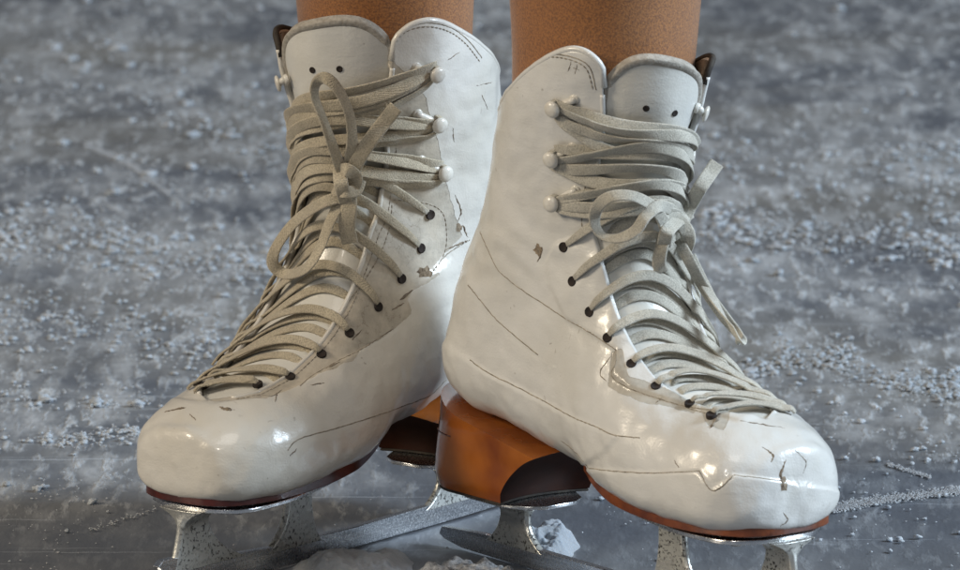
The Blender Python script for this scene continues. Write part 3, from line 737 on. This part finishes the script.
# ------------------------------------------------------------ ice
def hts(x, y):
    v = Vector((x, y, 0))
    return .0008*noise.noise(v*22)+.0005*noise.noise(v*90+Vector((4, 0, 0)))
m, nt, p = mat("scored_ice")
g = nt.nodes.new('ShaderNodeNewGeometry'); pos = g.outputs['Position']
def nz(sx, sy, d=4, r=.6, dist=0., an=0.): return tex(nt, scale=1, detail=d, rough=r, vec=pos, st=(sx, sy, 1, an), dist=dist).outputs[0]
broad = nz(1.6, 2.6, 5, .6, .4); mid = nz(9, 4.5, 5, .65, .3); soft = nz(42, 13, 4, .6); fl_ = nz(120, 30, 4, .6); fn = nz(420, 110, 3)
sep = nt.nodes.new('ShaderNodeSeparateXYZ'); nt.links.new(pos, sep.inputs[0])
shaved = ramp(nt, mathn(nt, 'ADD', mathn(nt, 'MULTIPLY', sep.outputs['Y'], 1.1), mathn(nt, 'MULTIPLY', mathn(nt, 'SUBTRACT', mid, .5), .5)), (.05, .25), (.30, 1))   # swept smooth where the skates stand
frost = mathn(nt, 'ADD', mathn(nt, 'MULTIPLY', broad, .45), mathn(nt, 'ADD', mathn(nt, 'MULTIPLY', mid, .35), mathn(nt, 'MULTIPLY', soft, .2)))
fr = mathn(nt, 'MULTIPLY', ramp(nt, frost, (.43, 0), (.58, 1)), shaved)
c = mix(nt, fr, (.105, .115, .135), (.26, .265, .27))
c = mix(nt, mathn(nt, 'MULTIPLY', ramp(nt, nz(1.2, 3.1, 3), (.45, 0), (.60, .7)), shaved), c, (.185, .175, .155))
cl = ramp(nt, mid, (.36, .3), (.56, 1))
f1 = mathn(nt, 'MULTIPLY', mathn(nt, 'MULTIPLY', ramp(nt, soft, (.48, 0), (.64, .75)), cl), shaved)
f2 = mathn(nt, 'MULTIPLY', mathn(nt, 'MULTIPLY', ramp(nt, fl_, (.52, 0), (.66, .9)), cl), shaved)
c = mix(nt, f1, c, (.40, .41, .425)); c = mix(nt, f2, c, (.54, .56, .58))
c = mix(nt, ramp(nt, fn, (.33, .22), (.55, 0)), c, (.11, .115, .13))
sc = None
for (sx, sy, an, th) in ((2.5, 150, .25, .69), (2.5, 190, -.45, .70), (3, 230, 1.0, .71), (2, 120, -.12, .71)):
    r_ = ramp(nt, nz(sx, sy, 2, .5, 0, an), (th, 0), (th+.03, .6)); sc = r_ if sc is None else mathn(nt, 'MAXIMUM', sc, r_)
c = mix(nt, sc, c, (.42, .45, .49))
nt.links.new(c, p.inputs['Base Color']); nt.links.new(ramp(nt, mathn(nt, 'MAXIMUM', fr, f1), (0, .34), (.8, .85)), p.inputs['Roughness'])
q = bump(nt, p, soft, .4, .004); q = bump(nt, p, f2, .5, .002, q); bump(nt, p, sc, .4, .001, q)
M['ice'] = m
m, nt, p = mat("snow_grains"); t = tex(nt, scale=12, detail=5)
nt.links.new(mix(nt, ramp(nt, t.outputs[0], (.35, 0), (.65, 1)), (.40, .42, .45), (.28, .30, .325)), p.inputs['Base Color']); p.inputs['Roughness'].default_value = .8; p.inputs['Subsurface Weight'].default_value = .6; p.inputs['Subsurface Radius'].default_value = (.004, .005, .006); p.inputs['Subsurface Scale'].default_value = 1
bump(nt, p, tex(nt, scale=500, detail=3).outputs[0], .6, .001); M['snow'] = m
m, nt, p = mat("wet_packed_snow"); t = tex(nt, scale=120, detail=6, rough=.75)
nt.links.new(mix(nt, ramp(nt, t.outputs[0], (.42, 0), (.60, 1)), (.10, .105, .115), (.55, .57, .60)), p.inputs['Base Color']); p.inputs['Roughness'].default_value = .3
bump(nt, p, tex(nt, scale=300, detail=5, rough=.7).outputs[0], .8, .003); M['wetsnow'] = m

mb = MB()
ys = np.concatenate([[-30, -8, -2, -.8], np.linspace(-.45, .5, 170), np.linspace(.52, 4.2, 200), [6, 12, 40]])
xs = np.concatenate([[-30, -8, -2], np.linspace(-.62, .62, 230), [2, 8, 30]])
X, Y = np.meshgrid(xs, ys, indexing='ij'); Z = np.zeros_like(X)
near = (np.abs(X) < .63) & (Y > -.5) & (Y < 4.3)
Z[near] = [hts(a, b) for a, b in zip(X[near], Y[near])]
mb.grid(np.stack([X, Y, Z-.0008], -1)); ice = mb.build("ice", M['ice'], fix=False); tag(ice, "grey rink ice scored and frosted with shavings", None, None, 'structure')

# loose shavings: nobody could count them
def ico():
    bm = bmesh.new(); bmesh.ops.create_icosphere(bm, subdivisions=2, radius=1); v = np.array([q.co[:] for q in bm.verts]); f = np.array([[w.index for w in q.verts] for q in bm.faces]); bm.free(); return v, f
def ico1():
    bm = bmesh.new(); bmesh.ops.create_icosphere(bm, subdivisions=1, radius=1); v = np.array([q.co[:] for q in bm.verts]); f = np.array([[w.index for w in q.verts] for q in bm.faces]); bm.free(); return v, f
def variants(base, n, s):
    out = []
    for i in range(n):
        d = np.array([noise.noise(Vector(q*1.3)+Vector((i*7.3, 0, 0)))+.5*noise.noise(Vector(q*3.)+Vector((i*3.3, 9, 0))) for q in base]); out.append(base*(1+s*d[:, None]))
    return out
V2, F2 = ico(); V1, F1 = ico1(); VA2 = variants(V2, 10, .9); VA1 = variants(V1, 10, .8)
VS = []; FS = []; cnt = 0
def grain(x, y, r, big, z=0.):
    global cnt
    V, F = (VA2[rng.integers(10)], F2) if big else (VA1[rng.integers(10)], F1)
    a = rng.uniform(0, 6.28); c, s = math.cos(a), math.sin(a)
    q = V*np.array([1, rng.uniform(.6, 1), rng.uniform(.32, .60)])*r
    q = np.stack([q[:, 0]*c-q[:, 1]*s+x, q[:, 0]*s+q[:, 1]*c+y, q[:, 2]+z+r*.2], 1)
    VS.append(q); FS.append(F+cnt); cnt += len(q)
n = 0
for _ in range(50000):
    px = rng.uniform(-40, 1000); py = rng.uniform(-30, 640)
    P = on_ice(px, py); x, y = P[0], P[1]
    d = noise.noise(Vector((x*7, y*3.2, 0)))*.6+noise.noise(Vector((x*26, y*13, 3)))*.6+noise.noise(Vector((x*2.2, y*1.1, 8)))*.5
    if py > 430: d -= .32
    if rng.uniform() < np.clip(.03+d*.75, .012, .6):
        sc_ = (4+y)/4
        r = min(.00040*(1+rng.pareto(2.3)), .0038)*sc_**.7
        grain(x, y, r, r > .0012); n += 1
# windrows and tracks the photo shows, as bands of heavier shavings
for pts, wd, num, rmax in [
    ([(0,236),(120,250),(240,262),(300,268)], 14, 1300, .0034), ([(0,225),(60,215),(120,240)], 10, 350, .0034),
    ([(0,320),(120,330),(220,345)], 16, 700, .0022), ([(0,395),(90,402),(150,398)], 7, 130, .0040), ([(60,440),(140,430)], 5, 200, .0016), ([(20,440),(100,444)], 4, 60, .003),
    ([(85,145),(130,165),(182,205)], 1.8, 1300, .0006), ([(700,225),(800,235),(960,232)], 14, 1000, .0034), ([(900,240),(960,255)], 8, 260, .003),
    ([(745,375),(790,362),(850,350)], 7, 420, .0024), ([(780,350),(850,372),(960,392)], 6, 420, .0024), ([(900,380),(960,385)], 9, 320, .003),
    ([(832,508),(880,500),(960,490)], 2.2, 2600, .0007), ([(888,464),(930,477)], .9, 500, .0006), ([(90,530),(170,505),(250,490)], 1.5, 180, .0008), ([(600,400),(960,440)], 40, 200, .0020),
    ([(880,155),(960,152)], 8, 200, .0034), ([(700,150),(960,190)], 16, 500, .003), ([(150,100),(300,150)], 20, 500, .003), ([(760,500),(960,520)], 30, 120, .0018)]:
    pa = smooth_path([(a, b, 0) for a, b in pts], 12)
    for _ in range(int(num*.75)):
        i = rng.uniform(0, len(pa)-1.001); k = int(i); q = pa[k]+(pa[k+1]-pa[k])*(i-k)
        P = on_ice(q[0]+rng.normal()*wd*.5, q[1]+rng.normal()*wd); r = min(.0006*(1+rng.pareto(2.0)), rmax)
        grain(P[0], P[1], r, r > .001)
V = np.concatenate(VS); F = np.concatenate(FS)
me = bpy.data.meshes.new("snow"); me.vertices.add(len(V)); me.vertices.foreach_set('co', V.astype(np.float32).ravel())
me.loops.add(len(F)*3); me.loops.foreach_set('vertex_index', F.astype(np.int32).ravel()); me.polygons.add(len(F)); me.polygons.foreach_set('loop_start', np.arange(len(F), dtype=np.int32)*3)
me.update(calc_edges=True); me.polygons.foreach_set('use_smooth', [True]*len(F)); me.materials.append(M['snow'])
o = bpy.data.objects.new("snow", me); col.objects.link(o); tag(o, "white ice shavings scattered over the rink", None, None, 'stuff')
print("grains", n, len(F))
# heaps scraped up round the blades
def heap(name, label, px, py, rx, ry, h, seed, mt='wetsnow', n=110):
    c = on_ice(px, py); mb = MB(); G = []
    for i in range(n):
        row = []
        for j in range(n):
            a = (i/(n-1)*2-1); b = (j/(n-1)*2-1); x = c[0]+a*rx; y = c[1]+b*ry; rr = math.hypot(a, b)
            v = Vector((x, y, seed))
            e = max(0, 1-rr+.35*noise.noise(v*45))
            k = sm(min(1, e*1.6)); z = h*k*(.75+.5*noise.noise(v*60)+.22*noise.noise(v*170)+.10*noise.noise(v*420))-.0016*(1-k)-.0005
            row.append((x, y, z))
        G.append(row)
    mb.grid(np.array(G)); o = mb.build(name, M[mt], fix=False); tag(o, label, None, None, 'stuff')
heap("snow_heap", "dark wet heap of scraped ice in front of the crossed heels", 468, 592, .052, .045, .012, 1.)
heap("snow_heap", "pale slush piled between the left blade and the heels", 356, 572, .036, .05, .011, 5., 'snow')
heap("snow_heap", "translucent chunk of ice spray behind the middle blade", 548, 548, .018, .03, .013, 9., 'snow')
heap("snow_heap", "small white lump of snow left of the right hand blade", 626, 600, .010, .012, .016, 13., 'snow')

# ------------------------------------------------------------ the skater: legs in tan tights, one continuous body
def leg_pt(B, u, y, z):
    return tuple(to_world(np.array([[u, y, z-B['pitch']*u]]), B)[0])
verts = [(0, -.02, 1.02, .13)]; edges = []
def chain(pts):
    prev = 0
    for q in pts:
        verts.append(q); edges.append((prev, len(verts)-1)); prev = len(verts)-1
for B, kn, hp in ((BR, (.12, -.22, .53), (.095, -.06, .93)), (BL, (-.105, -.13, .53), (-.095, -.03, .93))):
    cc_ = to_world((bpt(16.3, 0., B)*.5+bpt(16.0, math.pi, B)*.5)[None], B)[0]; c0 = (cc_[0], cc_[1])
    def L(z): return (c0[0]+(kn[0]-c0[0])*max(0, (z-.28))*1.6*.35, c0[1]+(kn[1]-c0[1])*max(0, (z-.28))*1.6*.35, z)
    chain([(*hp, .105), (hp[0]*.6+kn[0]*.4, hp[1]*.6+kn[1]*.4, .76, .088), (*kn, .062), (*((np.array(kn)+np.array(L(.42)))/2)[:2], .475, .058), (*L(.40), .060), (*L(.34), .0545), (*L(.29), .0485), (*L(.24), .0465), (*leg_pt(B, .085, 0, .185), .036), (*leg_pt(B, .07, 0, .125), .030), (*leg_pt(B, .13, 0, .095), .028), (*leg_pt(B, .20, 0, .078), .018)])
me = bpy.data.meshes.new("person"); me.from_pydata([v[:3] for v in verts], edges, []); me.update()
pe = bpy.data.objects.new("person", me); col.objects.link(pe)
sk = pe.modifiers.new("skin", 'SKIN'); sk.use_smooth_shade = True
for i, v in enumerate(verts): me.skin_vertices[0].data[i].radius = (v[3], v[3]); me.skin_vertices[0].data[i].use_root = (i == 0)
sb = pe.modifiers.new("smooth", 'SUBSURF'); sb.levels = 3; sb.render_levels = 3
me.materials.append(M['skin'])
tag(pe, "lower legs of a skater in tan tights, standing with heels together in white skates", "person")
make_skate(BL, DL); make_skate(BR, DR)
